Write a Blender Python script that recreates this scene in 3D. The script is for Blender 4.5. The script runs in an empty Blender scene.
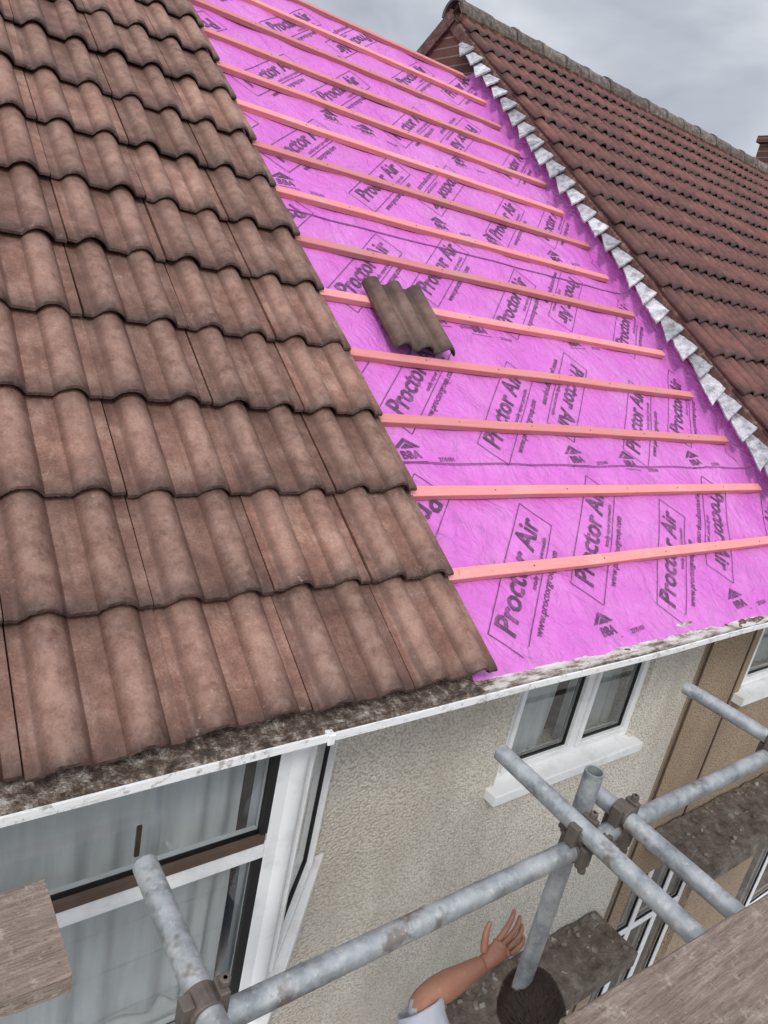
import bpy, bmesh, math, random
from math import sin, cos, pi, radians
from mathutils import Vector, Matrix, noise
random.seed(7)
S=bpy.context.scene
PITCH=radians(35); C=cos(PITCH); SN=sin(PITCH)
def RP(x,s,n): return Vector((x, s*C-n*SN, s*SN+n*C))

# ---------------------------------------------------------------- helpers
def empty(name):
    o=bpy.data.objects.new(name,None); S.collection.objects.link(o); return o
def mk(name,verts,faces,mat,parent=None,smooth=False):
    me=bpy.data.meshes.new(name); me.from_pydata([tuple(v) for v in verts],[],faces); me.update()
    o=bpy.data.objects.new(name,me); S.collection.objects.link(o)
    if mat: me.materials.append(mat)
    if parent: o.parent=parent
    if smooth:
        for p in me.polygons: p.use_smooth=True
    return o
class MB:
    def __init__(s): s.v=[]; s.f=[]; s.m=[]
    def add(s,vs,fs,mi=0):
        b=len(s.v); s.v+= [Vector(v) for v in vs]; s.f+=[tuple(i+b for i in f) for f in fs]; s.m+=[mi]*len(fs)
    def obox(s,o,ux,uy,uz,a0,a1,b0,b1,c0,c1,mi=0):
        o=Vector(o);P=[]
        for a in (a0,a1):
            for b in (b0,b1):
                for c in (c0,c1): P.append(o+ux*a+uy*b+uz*c)
        s.add(P,[(0,1,3,2),(4,6,7,5),(0,4,5,1),(2,3,7,6),(0,2,6,4),(1,5,7,3)],mi)
    def box(s,x0,x1,y0,y1,z0,z1,mi=0):
        s.obox((0,0,0),Vector((1,0,0)),Vector((0,1,0)),Vector((0,0,1)),x0,x1,y0,y1,z0,z1,mi)
    def tube(s,p0,p1,r,mi=0,seg=20,cap=True):
        p0=Vector(p0);p1=Vector(p1);d=(p1-p0).normalized()
        a=d.orthogonal().normalized();b=d.cross(a)
        def ring(c,rr): return [c+(a*cos(2*pi*i/seg)+b*sin(2*pi*i/seg))*rr for i in range(seg)]
        V=ring(p0,r)+ring(p1,r);F=[(i,(i+1)%seg,seg+(i+1)%seg,seg+i) for i in range(seg)]
        if cap:
            ri=r*0.84
            V+=ring(p0,ri)+ring(p1,ri)+ring(p0+d*.09,ri)+ring(p1-d*.09,ri)
            for i in range(seg):
                j=(i+1)%seg
                F+=[(i,2*seg+i,2*seg+j,j),(seg+i,seg+j,3*seg+j,3*seg+i),(2*seg+i,4*seg+i,4*seg+j,2*seg+j),(3*seg+i,3*seg+j,5*seg+j,5*seg+i)]
            F+=[tuple(range(4*seg,5*seg)),tuple(range(5*seg,6*seg))]
        else:
            F+=[tuple(range(seg))[::-1],tuple(range(seg,2*seg))]
        s.add(V,F,mi)
    def obj(s,name,mats,parent=None,smooth=False,bevel=0,auto=None):
        me=bpy.data.meshes.new(name); me.from_pydata([tuple(v) for v in s.v],[],s.f); me.update()
        for m in (mats if isinstance(mats,list) else [mats]): me.materials.append(m)
        for p,mi in zip(me.polygons,s.m): p.material_index=mi; p.use_smooth=smooth
        bm=bmesh.new(); bm.from_mesh(me); bmesh.ops.recalc_face_normals(bm,faces=bm.faces); bm.to_mesh(me); bm.free()
        if smooth and auto:
            me.set_sharp_from_angle(angle=radians(auto))
        o=bpy.data.objects.new(name,me); S.collection.objects.link(o)
        if parent: o.parent=parent
        if bevel:
            m=o.modifiers.new('b','BEVEL'); m.width=bevel; m.segments=2; m.limit_method='ANGLE'
        return o
EX=Vector((1,0,0));EY=Vector((0,1,0));EZ=Vector((0,0,1))
RX=EX;RR=Vector((0,C,SN));RN=Vector((0,-SN,C))

# ---------------------------------------------------------------- materials
class NT:
    def __init__(s,name):
        s.mat=bpy.data.materials.new(name); s.mat.use_nodes=True
        s.t=s.mat.node_tree; s.b=s.t.nodes['Principled BSDF']
        s.co=s.t.nodes.new('ShaderNodeTexCoord').outputs['Object']
    def n(s,typ,**k):
        nd=s.t.nodes.new(typ)
        for a,b in k.items(): setattr(nd,a,b)
        return nd
    def L(s,a,b): s.t.links.new(a,b)
    def noise(s,scale,detail=4,rough=.55,vec=None,dist=0):
        detail=min(detail,1.5 if scale>50 else 4)
        nd=s.n('ShaderNodeTexNoise'); nd.inputs['Scale'].default_value=scale; nd.inputs['Detail'].default_value=detail
        nd.inputs['Roughness'].default_value=rough; nd.inputs['Distortion'].default_value=dist
        s.L(vec or s.co,nd.inputs['Vector']); return nd.outputs['Fac']
    def voro(s,scale,feature='F1',vec=None):
        nd=s.n('ShaderNodeTexVoronoi'); nd.feature=feature; nd.inputs['Scale'].default_value=scale
        s.L(vec or s.co,nd.inputs['Vector']); return nd.outputs['Distance']
    def ramp(s,fac,stops):
        nd=s.n('ShaderNodeValToRGB'); e=nd.color_ramp.elements
        e[0].position=stops[0][0]; e[1].position=stops[-1][0]
        def col(c): return (c,c,c,1) if isinstance(c,(int,float)) else (*c,1)
        e[0].color=col(stops[0][1]); e[1].color=col(stops[-1][1])
        for p,c in stops[1:-1]:
            x=e.new(p); x.color=col(c)
        s.L(fac,nd.inputs[0]); return nd.outputs['Color']
    def mix(s,fac,a,b,mode='MIX'):
        nd=s.n('ShaderNodeMix',data_type='RGBA',blend_type=mode)
        for i,v in ((0,fac),(6,a),(7,b)):
            if isinstance(v,(int,float)): nd.inputs[i].default_value=v if i==0 else (v,v,v,1)
            elif isinstance(v,tuple): nd.inputs[i].default_value=(*v,1)
            else: s.L(v,nd.inputs[i])
        return nd.outputs[2]
    def math(s,op,a,b=0,c=None):
        nd=s.n('ShaderNodeMath',operation=op)
        for i,v in enumerate((a,b)):
            if isinstance(v,(int,float)): nd.inputs[i].default_value=v
            else: s.L(v,nd.inputs[i])
        return nd.outputs[0]
    def attr(s,name): return s.n('ShaderNodeAttribute',attribute_name=name).outputs['Fac']
    def mapping(s,scale,rot=(0,0,0)):
        nd=s.n('ShaderNodeMapping'); nd.inputs['Scale'].default_value=scale; nd.inputs['Rotation'].default_value=rot
        s.L(s.co,nd.inputs['Vector']); return nd.outputs[0]
    def out(s,color,rough=.8,bump=None,bstr=.3,bdist=.01,metal=0,spec=None):
        if isinstance(color,tuple): s.b.inputs['Base Color'].default_value=(*color,1)
        else: s.L(color,s.b.inputs['Base Color'])
        if isinstance(rough,(int,float)): s.b.inputs['Roughness'].default_value=rough
        else: s.L(rough,s.b.inputs['Roughness'])
        if isinstance(metal,(int,float)): s.b.inputs['Metallic'].default_value=metal
        else: s.L(metal,s.b.inputs['Metallic'])
        if spec is not None: s.b.inputs['Specular IOR Level'].default_value=spec
        if bump is not None:
            nd=s.n('ShaderNodeBump'); nd.inputs['Strength'].default_value=bstr; nd.inputs['Distance'].default_value=bdist
            s.L(bump,nd.inputs['Height']); s.L(nd.outputs[0],s.b.inputs['Normal'])
        return s.mat

def tile_mat(name,dark,mid,light,lichen):
    m=NT(name)
    base=m.ramp(m.noise(9,6,.7),[(.3,dark),(.5,mid),(.72,light)])
    stv=m.noise(5,3,.6,vec=m.mapping((9,1.2,1.2)))
    base=m.mix(m.ramp(stv,[(.5,0),(.7,.5)]),base,dark)
    tint=m.ramp(m.attr('tint'),[(0,.70),(1,1.2)])
    col=m.mix(1,base,tint,'MULTIPLY')
    fine=m.ramp(m.noise(160,3,.6),[(.3,.72),(.7,1.22)])
    col=m.mix(.85,col,m.mix(1,col,fine,'MULTIPLY'))
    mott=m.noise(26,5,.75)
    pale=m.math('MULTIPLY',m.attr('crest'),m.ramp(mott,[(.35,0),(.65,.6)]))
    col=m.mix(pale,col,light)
    # roll shading painted into the colour at the foot of each roll
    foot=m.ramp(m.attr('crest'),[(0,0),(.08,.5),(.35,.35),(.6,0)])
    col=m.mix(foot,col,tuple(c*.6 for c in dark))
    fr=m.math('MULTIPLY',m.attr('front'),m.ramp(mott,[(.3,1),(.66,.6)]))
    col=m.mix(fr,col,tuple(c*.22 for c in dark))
    li=m.ramp(m.noise(48,5,.8),[(.60,0),(.70,.6)])
    big=m.ramp(m.noise(2.2,3),[(.42,0),(.65,1)])
    col=m.mix(m.math('MULTIPLY',li,big),col,lichen)
    return m.out(col,m.ramp(fine,[(.7,.48),(1,.66)]),m.noise(230,4,.7),.35,.004,spec=.45)
M={}
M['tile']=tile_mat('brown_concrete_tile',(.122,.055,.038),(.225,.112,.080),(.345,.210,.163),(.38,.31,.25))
M['tile2']=tile_mat('red_brown_clay_tile',(.054,.019,.017),(.122,.038,.029),(.19,.076,.058),(.21,.165,.145))
M['tile3']=tile_mat('dark_brown_loose_tile',(.075,.038,.028),(.15,.080,.059),(.22,.135,.105),(.28,.21,.18))
m=NT('pink_breather_membrane')
d=m.ramp(m.noise(3.2,6,.7),[(.42,0),(.75,.45)])
col=m.mix(d,(.56,.128,.50),(.66,.31,.61))
col=m.mix(m.ramp(m.noise(9,6,.75,dist=1.2),[(.53,0),(.69,.40)]),col,(.35,.12,.34))
col=m.mix(m.ramp(m.noise(40,5,.8),[(.59,0),(.71,.42)]),col,(.42,.26,.37))
wr=m.math('ADD',m.noise(4,3,.5,dist=1.8),m.math('MULTIPLY',m.noise(11,3,.5,dist=2.6),.5))
M['mem']=m.out(col,.46,wr,.8,.03)
m=NT('membrane_print'); M['ink']=m.out(m.mix(m.ramp(m.noise(30,4,.7),[(.45,0),(.7,.75)]),(.08,.03,.08),(.38,.11,.33)),.55)
m=NT('lap_dark_line'); M['lap']=m.out((.22,.06,.20),.6)
m=NT('treated_batten_wood')
g=m.noise(6,5,.6,vec=m.mapping((1,28,28)))
col=m.mix(g,(.66,.175,.180),(.77,.33,.31))
col=m.mix(m.ramp(m.noise(5,4,.7),[(.52,0),(.72,.65)]),col,(.55,.34,.29))
col=m.mix(m.ramp(m.noise(22,4,.8),[(.62,0),(.7,.5)]),col,(.30,.11,.09))
col=m.mix(1,col,m.ramp(m.attr('tint'),[(0,.72),(1,1.1)]),'MULTIPLY')
M['batten']=m.out(col,.75,g,.3,.003)
def pebble(name,a,b,c,stain):
    m=NT(name)
    vv=m.voro(80)
    base=m.ramp(vv,[(.1,a),(.42,b),(.75,c)])
    big=m.noise(1.6,6,.6)
    base=m.mix(.3,base,m.ramp(big,[(.3,a),(.7,b)]))
    st=m.ramp(m.noise(1.1,6,.65,vec=m.mapping((1.2,1,.45))),[(.48,0),(.68,.6)])
    base=m.mix(st,base,stain)
    gr=m.noise(34,6,.85)
    base=m.mix(m.ramp(gr,[(.54,0),(.68,.6)]),base,stain)
    h=m.math('ADD',m.math('MULTIPLY',vv,-1.0),m.math('MULTIPLY',gr,1.1))
    return m.out(base,.95,h,.85,.010)
M['render']=pebble('cream_pebbledash',(.80,.76,.68),(.72,.67,.59),(.40,.355,.295),(.44,.39,.325))
M['render2']=pebble('tan_pebbledash',(.50,.38,.26),(.40,.295,.195),(.19,.135,.09),(.24,.175,.12))
m=NT('white_upvc'); M['upvc']=m.out(m.mix(m.ramp(m.noise(9,6,.75),[(.48,0),(.72,.45)]),(.80,.81,.82),(.50,.475,.43)),.35)
m=NT('grimy_gutter_plastic')
gn=m.noise(7,6,.8,vec=m.mapping((1,6,6)))
M['gut']=m.out(m.mix(m.ramp(m.noise(28,6,.8),[(.56,0),(.66,.65)]),m.ramp(gn,[(.32,(.5,.48,.44)),(.45,(.76,.76,.75)),(.7,(.82,.82,.82))]),(.20,.16,.125)),.45)
m=NT('black_gasket'); M['gasket']=m.out((.012,.011,.011),.5)
m=NT('dark_bronze_trim'); M['bronze']=m.out(m.mix(m.noise(14,4),(.045,.03,.024),(.13,.085,.06)),.5)
m=NT('net_curtain'); M['curtain']=m.out(m.mix(m.noise(12,3,vec=m.mapping((4,4,.4))),(.50,.51,.53),(.72,.72,.73)),.9)
m=NT('window_blind'); M['blind']=m.out(m.mix(m.noise(12,3,vec=m.mapping((4,4,.4))),(.40,.41,.41),(.62,.63,.62)),.8)
m=NT('dark_room'); M['room']=m.out((.06,.06,.065),.9)
g=bpy.data.materials.new('window_glass'); g.use_nodes=True; t=g.node_tree; t.nodes.clear()
o=t.nodes.new('ShaderNodeOutputMaterial'); mx=t.nodes.new('ShaderNodeMixShader'); tr=t.nodes.new('ShaderNodeBsdfTransparent'); gl=t.nodes.new('ShaderNodeBsdfGlossy'); fr=t.nodes.new('ShaderNodeLayerWeight')
tr.inputs[0].default_value=(.84,.88,.88,1); gl.inputs['Roughness'].default_value=.02; fr.inputs[0].default_value=.5
pw=t.nodes.new('ShaderNodeMath'); pw.operation='POWER'; pw.inputs[1].default_value=3.0
ad=t.nodes.new('ShaderNodeMath'); ad.operation='MULTIPLY_ADD'; ad.inputs[1].default_value=.85; ad.inputs[2].default_value=.14
t.links.new(fr.outputs['Facing'],pw.inputs[0]); t.links.new(pw.outputs[0],ad.inputs[0]); t.links.new(ad.outputs[0],mx.inputs[0]); t.links.new(tr.outputs[0],mx.inputs[1]); t.links.new(gl.outputs[0],mx.inputs[2]); t.links.new(mx.outputs[0],o.inputs[0])
M['glass']=g
m=NT('galvanised_steel')
v=m.noise(14,6,.7); col=m.ramp(v,[(.3,(.20,.215,.225)),(.5,(.35,.37,.38)),(.7,(.50,.51,.51))])
rs=m.ramp(m.noise(6,7,.8),[(.56,0),(.64,.75)])
col=m.mix(rs,col,(.16,.12,.09))
col=m.mix(m.ramp(m.noise(45,5,.8),[(.56,0),(.68,.65)]),col,(.58,.56,.52))
M['steel']=m.out(col,m.ramp(v,[(.3,.38),(.7,.6)]),m.noise(80,4),.15,.003,metal=.5)
m=NT('coupler_steel'); M['coup']=m.out(m.mix(m.noise(30,5,.7),(.06,.055,.05),(.20,.16,.13)),.6,m.noise(60,4),.4,.004,metal=.4)
m=NT('weathered_scaffold_board')
g1=m.noise(8,6,.7,vec=m.mapping((1.5,14,14)))
col=m.ramp(g1,[(.3,(.13,.093,.072)),(.5,(.215,.165,.132)),(.7,(.31,.25,.205))])
col=m.mix(m.ramp(m.noise(3,6,.7),[(.42,0),(.68,.6)]),col,(.145,.105,.082))
col=m.mix(m.ramp(m.noise(26,6,.85),[(.54,0),(.68,.6)]),col,(.42,.37,.32))
col=m.mix(m.ramp(m.voro(38),[(.02,.8),(.14,0)]),col,(.08,.06,.045))
M['board']=m.out(col,.85,m.math('ADD',g1,m.math('MULTIPLY',m.noise(49,4,.8),.8)),.7,.008)
m=NT('roof_debris')
col=m.ramp(m.noise(30,7,.8),[(.32,(.04,.027,.02)),(.48,(.12,.085,.063)),(.57,(.26,.21,.17)),(.66,(.50,.47,.43))])
M['debris']=m.out(col,.95,m.noise(49,6,.75),1,.02)
m=NT('peeling_painted_timber')
col=m.ramp(m.noise(13,7,.8,vec=m.mapping((.6,2,2))),[(.34,(.09,.06,.045)),(.43,(.26,.21,.17)),(.49,(.46,.43,.39)),(.62,(.62,.60,.56))])
M['peel']=m.out(col,.8,m.noise(40,6,.8),.7,.01)
m=NT('soiled_canopy'); 
col=m.ramp(m.noise(9,8,.75),[(.3,(.10,.078,.060)),(.5,(.21,.17,.135)),(.62,(.29,.25,.205)),(.75,(.42,.385,.33))])
M['canopy']=m.out(col,.95,m.noise(30,7,.8),1,.03)
m=NT('lead_and_mortar')
col=m.ramp(m.noise(13,6,.8),[(.32,(.15,.145,.16)),(.42,(.31,.305,.33)),(.53,(.48,.47,.50)),(.68,(.66,.65,.68))])
col=m.mix(1,col,m.ramp(m.attr('tint'),[(0,.62),(1,1.12)]),'MULTIPLY')
M['lead']=m.out(col,.8,m.noise(45,6,.8),.7,.008)
m=NT('mortar'); M['mortar']=m.out(m.ramp(m.noise(18,6,.75),[(.3,(.055,.025,.02)),(.55,(.13,.065,.052)),(.7,(.26,.19,.16))]),.95,m.noise(49,6,.8),.8,.01)
m=NT('dark_red_brick')
bt=m.n('ShaderNodeTexBrick'); m.L(m.mapping((1,1,1),(pi/2,0,0)),bt.inputs['Vector'])
bt.inputs['Color1'].default_value=(.16,.06,.04,1);bt.inputs['Color2'].default_value=(.10,.04,.03,1);bt.inputs['Mortar'].default_value=(.2,.17,.14,1)
bt.inputs['Scale'].default_value=1;bt.inputs['Brick Width'].default_value=.225;bt.inputs['Row Height'].default_value=.075;bt.inputs['Mortar Size'].default_value=.006
M['brick']=m.out(m.mix(.4,bt.outputs['Color'],m.mix(1,bt.outputs['Color'],m.noise(20,5),'MULTIPLY')),.9,m.noise(50,5),.5,.008)
m=NT('paving'); M['paving']=m.out(m.ramp(m.noise(5,8,.7),[(.3,(.16,.15,.14)),(.7,(.3,.28,.26))]),.9,m.noise(40,5),.4,.01)
m=NT('asphalt'); M['asphalt']=m.out(m.ramp(m.noise(40,8,.7),[(.3,(.035,.035,.036)),(.7,(.075,.074,.073))]),.9,m.noise(120,5),.4,.01)
m=NT('ground_earth'); M['ground']=m.out(m.ramp(m.noise(.8,8,.7),[(.3,(.05,.07,.03)),(.7,(.12,.11,.07))]),.95)
m=NT('skin')
sk=m.mix(m.noise(16,4,.7),(.29,.125,.078),(.41,.20,.132)); sk=m.mix(m.ramp(m.noise(45,4,.8),[(.58,0),(.72,.4)]),sk,(.46,.32,.25))
M['skin']=m.out(sk,.55,m.noise(140,4),.25,.003)
m=NT('grey_cotton'); M['shirt']=m.out(m.mix(m.noise(8,4),(.36,.38,.43),(.50,.52,.57)),.9,m.math('ADD',m.noise(9,3,dist=1.5),m.math('MULTIPLY',m.noise(300,2),.1)),.6,.02)
m=NT('denim'); M['denim']=m.out((.03,.04,.075),.9,m.noise(200,2),.2,.003)
m=NT('boot_leather'); M['boot']=m.out((.07,.045,.025),.6)
m=NT('dark_hair'); M['hair']=m.out(m.mix(m.noise(49,4,vec=m.mapping((1,1,.2))),(.014,.008,.006),(.07,.042,.028)),.6,m.noise(120,4),.4,.005,spec=.4)
m=NT('eye_white'); M['eye']=m.out((.7,.68,.65),.2)

# ---------------------------------------------------------------- tiles
def roman(W,hgt,centers,half):
    def f(x):
        h=0;cr=0
        for c in centers:
            d=abs(x-c)/half
            if d<1:
                k=(1-d*d)**.85
                h=max(h,hgt*k); cr=max(cr,k)
        h-=.0021*(1-min(1,cr*3))*abs(sin(pi*x/W*2))
        return h,cr
    return f
def tile_field(name,mat,parent,x_right,ncols,W,gauge,nrows,L,T,prof,n0,nx,smin=0,lift=.024,jit=1,place=RP,gap=.004):
    V=[];F=[];tint=[];front=[];crest=[]
    for r in range(nrows):
        for c in range(ncols):
            x0=x_right-(c+1)*W+random.gauss(0,.0014)*jit; s0=smin+r*gauge+random.gauss(0,.004)*jit
            dn=random.gauss(0,.0016)*jit; rot=random.gauss(0,.006)*jit; tn=random.random(); tl=random.gauss(0,.005)*jit
            ys=[-.004,0.0,.012,.05,.12,gauge*.75,gauge,L]
            yn=[-.010,-.0025,0,0,0,0,0,0]
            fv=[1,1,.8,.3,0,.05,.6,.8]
            b=len(V); K=len(ys)
            xs=[gap/2+(W-gap)*i/nx for i in range(nx+1)]
            for lay in (0,1):
                for j,yy in enumerate(ys):
                    for x in xs:
                        h,cr=prof(x)
                        lif=lift*(1-yy/gauge)
                        nn=n0+lif+h+dn+yn[j]*(1 if lay==0 else 0)+tl*(x/W-.5)
                        if lay: nn-=T; 
                        wob=.003*noise.noise(Vector((x0*7+x*34,s0*9,lay)))if j<2 else 0
                        if j<2: wob+=.0025*noise.noise(Vector((x0*7+x*110,s0*9,lay+4)))
                        ss=s0+max(yy,-.004)+wob
                        if lay and j<2: ss=s0+.003+wob
                        V.append(place(x0+x+rot*yy,ss+rot*x*.6,nn))
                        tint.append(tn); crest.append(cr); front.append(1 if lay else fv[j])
            n1=nx+1
            for j in range(K-1):
                for i in range(nx):
                    a=b+j*n1+i; F.append((a,a+1,a+1+n1,a+n1))
                    a2=a+K*n1; F.append((a2,a2+n1,a2+1+n1,a2+1))
            for i in range(nx):
                a=b+i; F.append((a,a+K*n1,a+1+K*n1,a+1))
            for j in range(K-1):
                a=b+j*n1; F.append((a,a+n1,a+n1+K*n1,a+K*n1))
                a=b+j*n1+nx; F.append((a,a+K*n1,a+n1+K*n1,a+n1))
    o=mk(name,V,F,mat,parent,True)
    me=o.data
    for nm,arr in (('tint',tint),('front',front),('crest',crest)):
        at=me.attributes.new(nm,'FLOAT','POINT'); at.data.foreach_set('value',arr)
    me.set_sharp_from_angle(angle=radians(50))
    return o
G=.3355; W=.328
house=empty('terraced_house')
prof=roman(W,.036,[.080,.244],.048)
XE=1.565
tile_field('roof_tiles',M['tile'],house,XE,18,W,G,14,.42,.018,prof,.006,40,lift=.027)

tile_field('roof_tile',M['tile3'],None,2.125,1,W,.335,1,.395,.016,roman(W,.034,[.045,.164,.283],.042),.028,40,smin=1.385,lift=.004,jit=.2)

# ---------------------------------------------------------------- membrane
def mh(x,s):
    return -.026+.0055*cos(2*pi*x/.42)*(.6+.4*sin(2*pi*s/G))+.007*noise.noise(Vector((x*1.7,s*2.3,3)))+.004*noise.noise(Vector((x*5,s*6,8)))
SR=4.77
laps=[(-.018,.86),(.825,2.28),(2.25,3.72),(3.69,SR+.02)]
XM0=1.50;XM1=4.17
for k,(a,bb) in enumerate(laps):
    nx=140; ny=int((bb-a)/.025)
    V=[];F=[]
    for j in range(ny+1):
        s=a+(bb-a)*j/ny
        for i in range(nx+1):
            x=XM0+(XM1-XM0)*i/nx
            n=mh(x,s)+k*.0012
            if j==0 and k==0: n+=.003+.006*abs(noise.noise(Vector((x*5,k,1))))
            if k>0: n+= .0022*max(0,1-(s-a)/.05)
            if k==0: n=max(n,-.022) if s<.03 else n
            ed=max(0,(x-(XM1-.10))/.10); n+=.09*ed*ed
            sj=s+(.004*noise.noise(Vector((x*2,k*5,0))) if j==0 else 0)
            V.append(RP(x,sj,n))
    for j in range(ny):
        for i in range(nx):
            q=j*(nx+1)+i; F.append((q,q+1,q+nx+2,q+nx+1))
    mk('roof_membrane_sheet_%d'%(k+1),V,F,M['mem'],house,True)
# printed marks
PV=[];PF=[]
def text_mesh(body,size,bold=.0):
    cu=bpy.data.curves.new('t','FONT'); cu.body=body; cu.size=size; cu.offset=bold; cu.align_x='CENTER'; cu.align_y='CENTER'; cu.resolution_u=2
    ob=bpy.data.objects.new('t',cu); S.collection.objects.link(ob)
    dg=bpy.context.evaluated_depsgraph_get(); me=bpy.data.meshes.new_from_object(ob.evaluated_get(dg))
    vs=[v.co.copy() for v in me.vertices]; fs=[tuple(p.vertices) for p in me.polygons]
    bpy.data.objects.remove(ob); bpy.data.meshes.remove(me); return vs,fs
def strip(x0,y0,x1,y1,w):
    n=12;vs=[];fs=[]
    d=Vector((x1-x0,y1-y0,0)).normalized();p=Vector((-d.y,d.x,0))*w/2
    for i in range(n+1):
        c=Vector((x0+(x1-x0)*i/n,y0+(y1-y0)*i/n,0)); vs+=[c-p,c+p]
    for i in range(n): fs.append((2*i,2*i+2,2*i+3,2*i+1))
    return vs,fs
T_big=text_mesh('Proctor Air',.126,.0026); T_s1=text_mesh('totally vapour permeable',.028,.0003); T_url=text_mesh('www.proctorgroup.com',.044,.0006)
T_bba=text_mesh('BBA',.052,.0014); T_no=text_mesh('27/5101',.026,.0005)
def place2d(parts,cx,cs,ang):
    ca,sa=cos(ang),sin(ang)
    for (vs,fs),(ox,oy) in parts:
        b=len(PV); keep=[]
        for v in vs:
            u=v.x+ox;w=v.y+oy
            x=cx+u*ca-w*sa; s=cs+u*sa+w*ca
            keep.append(XE-.05<x<4.06 and .03<s<SR-.03)
            lap=0
            for k,(a,bb) in enumerate(laps):
                if s>=a: lap=k
            up=.0032
            a=laps[lap][0]
            if lap>0: up+=.0022*max(0,1-(s-a)/.05)
            PV.append(RP(x,s,mh(x,s)+lap*.0012+up))
        for f in fs:
            if all(keep[i] for i in f): PF.append(tuple(i+b for i in f))
bx=.345;by=.080
box_parts=[(T_big,(0,.016)),(T_s1,(.11,-.058)),(T_url,(0,-.112))]
for e in ((-bx,-by,bx,-by),(bx,-by,bx,by),(bx,by,-bx,by),(-bx,by,-bx,-by)):
    box_parts.append((strip(*e,.0038),(0,0)))
tri=([Vector((-.065,0,0)),Vector((0,.046,0)),Vector((.065,0,0)),Vector((.042,0,0)),Vector((0,.029,0)),Vector((-.042,0,0))],[(0,5,4,1),(1,4,3,2)])
tri2=([Vector((-.034,0,0)),Vector((0,.023,0)),Vector((.034,0,0))],[(0,1,2)])
bba=[(tri,(0,.027)),(tri2,(0,.025)),(T_bba,(0,-.008)),(strip(-.065,-.042,.065,-.042,.003),(0,0)),(T_no,(.17,-.035))]
for k in range(6):
    for j in range(-2,6):
        ox=1.92+(.42*(k%2))+j*.98+random.uniform(-.02,.02); cs=.33+.80*k
        place2d(box_parts,ox,cs,radians(47))
        place2d(box_parts,ox+.52,cs+.14,radians(47+ (180 if (j+k)%2 else 0)))
        place2d(bba,ox+.29,cs-.26,radians(4))
        if (j+k)%2: place2d(bba,ox+.12,cs+.52,radians(-2))
mk('membrane_print',PV,PF,M['ink'],house)
# thin dark line just above each lap
V=[];F=[]
for k in (1,2,3):
    a=laps[k][0]
    for i in range(161):
        x=XM0+.02+(4.08-XM0-.02)*i/160
        for ds in (.002,.0075):
            s=a+ds+.004*noise.noise(Vector((x*2,k*5,0)))
            V.append(RP(x,s,mh(x,s)+k*.0012+.0022+.0018))
    b0=(k-1)*322
    F+=[(b0+2*i,b0+2*i+2,b0+2*i+3,b0+2*i+1) for i in range(160)]
mk('membrane_lap_lines',V,F,M['lap'],house)

# battens
b=MB(); tints=[]
for k in range(14):
    s=.346+G*k
    if s>SR-.05: break
    xe=4.04+random.uniform(-.04,.03); sl=random.uniform(-.008,.008)
    n=40
    x0=XE-.012; tt=random.random()
    vs=[]
    for i in range(n+1):
        x=x0+(xe-x0)*i/n
        wob=.004*noise.noise(Vector((x*2,k*3.1,0)))+sl*(x-x0)/3
        wn=.0015*noise.noise(Vector((x*3,k*1.7,4)))
        for (ds,dn) in ((-.022,-.0205),(.022,-.0205),(.022,.004),(.020,.006),(-.020,.006),(-.022,.004)):
            vs.append(RP(x,s+ds+wob,dn+wn))
    fs=[]
    for i in range(n):
        for q in range(6):
            a=i*6+q;c=i*6+(q+1)%6; fs.append((a,c,c+6,a+6))
    fs+=[tuple(range(6)),tuple(range(n*6,n*6+6))]
    b.add(vs,fs); tints+=[tt]*len(vs)
o=b.obj('roof_battens',M['batten'],house)
o.data.attributes.new('tint','FLOAT','POINT').data.foreach_set('value',tints)
b=MB()
for k in range(14):
    s=.346+G*k
    for i in range(7):
        x=1.75+.42*i-.2
        if x<4 and s<SR-.1:
            p=RP(x+random.uniform(-.01,.01),s,.0055); b.tube(p,p+RN*.002,.0035,cap=False,seg=8)
b.obj('batten_nails',M['coup'],house)

b=MB()
b.obox((0,0,0),RX,RR,RN,-4.34,4.15,.06,SR+.01,-.16,-.05)
RY,RZ=(SR*C,SR*SN)
BR=Vector((0,C,-SN)); BN=Vector((0,SN,C))
b.obox((0,RY,RZ),RX,BR,BN,-4.34,4.15,0,4.9,-.16,-.05)
b.obj('roof_deck',M['debris'],house)
b=MB(); b.obox((0,RY,RZ),RX,BR,BN,XE-.1,4.14,.0,4.8,-.045,-.03); b.obj('rear_membrane',M['mem'],house)
tile_field('rear_roof_tiles',M['tile'],house,XE,18,W,G,14,.42,.016,prof,.006,12,place=lambda x,s,n:Vector((x,2*RY-(s*C-n*SN),s*SN+n*C)))

def ridge(name,x0,x1,y,z,r,mat,parent,seglen=.45):
    b=MB(); x=x0; T=[]
    while x<x1-.02:
        xe=min(x+seglen,x1); 
        rr=r+random.uniform(-.004,.004); dz=random.uniform(-.006,.006)
        vs=[];n=14
        for (xx,rq) in ((x+.004,rr+.006),(x+.05,rr+.006),(x+.055,rr-.002),(xe-.004,rr-.002),(xe-.004,rr-.022),(x+.004,rr-.02)):
            for i in range(n+1):
                a=pi*(-.02+1.04*i/n); vs.append((xx,y+cos(a)*rq*1.1,z+sin(a)*rq+dz))
        fs=[]
        for q in range(5):
            for i in range(n):
                a=q*(n+1)+i; fs.append((a,a+1,a+n+2,a+n+1))
        for i in range(n): fs.append((5*(n+1)+i,5*(n+1)+i+1,i+1,i))
        b.add(vs,fs); T+=[random.random()]*len(vs); x=xe
    o=b.obj(name,mat,parent,smooth=True,auto=40)
    o.data.attributes.new('tint','FLOAT','POINT').data.foreach_set('value',T)
    return o
ridge('ridge_tiles',-4.34,1.56,RY,RZ+.0,.12,M['tile'],house)

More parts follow.
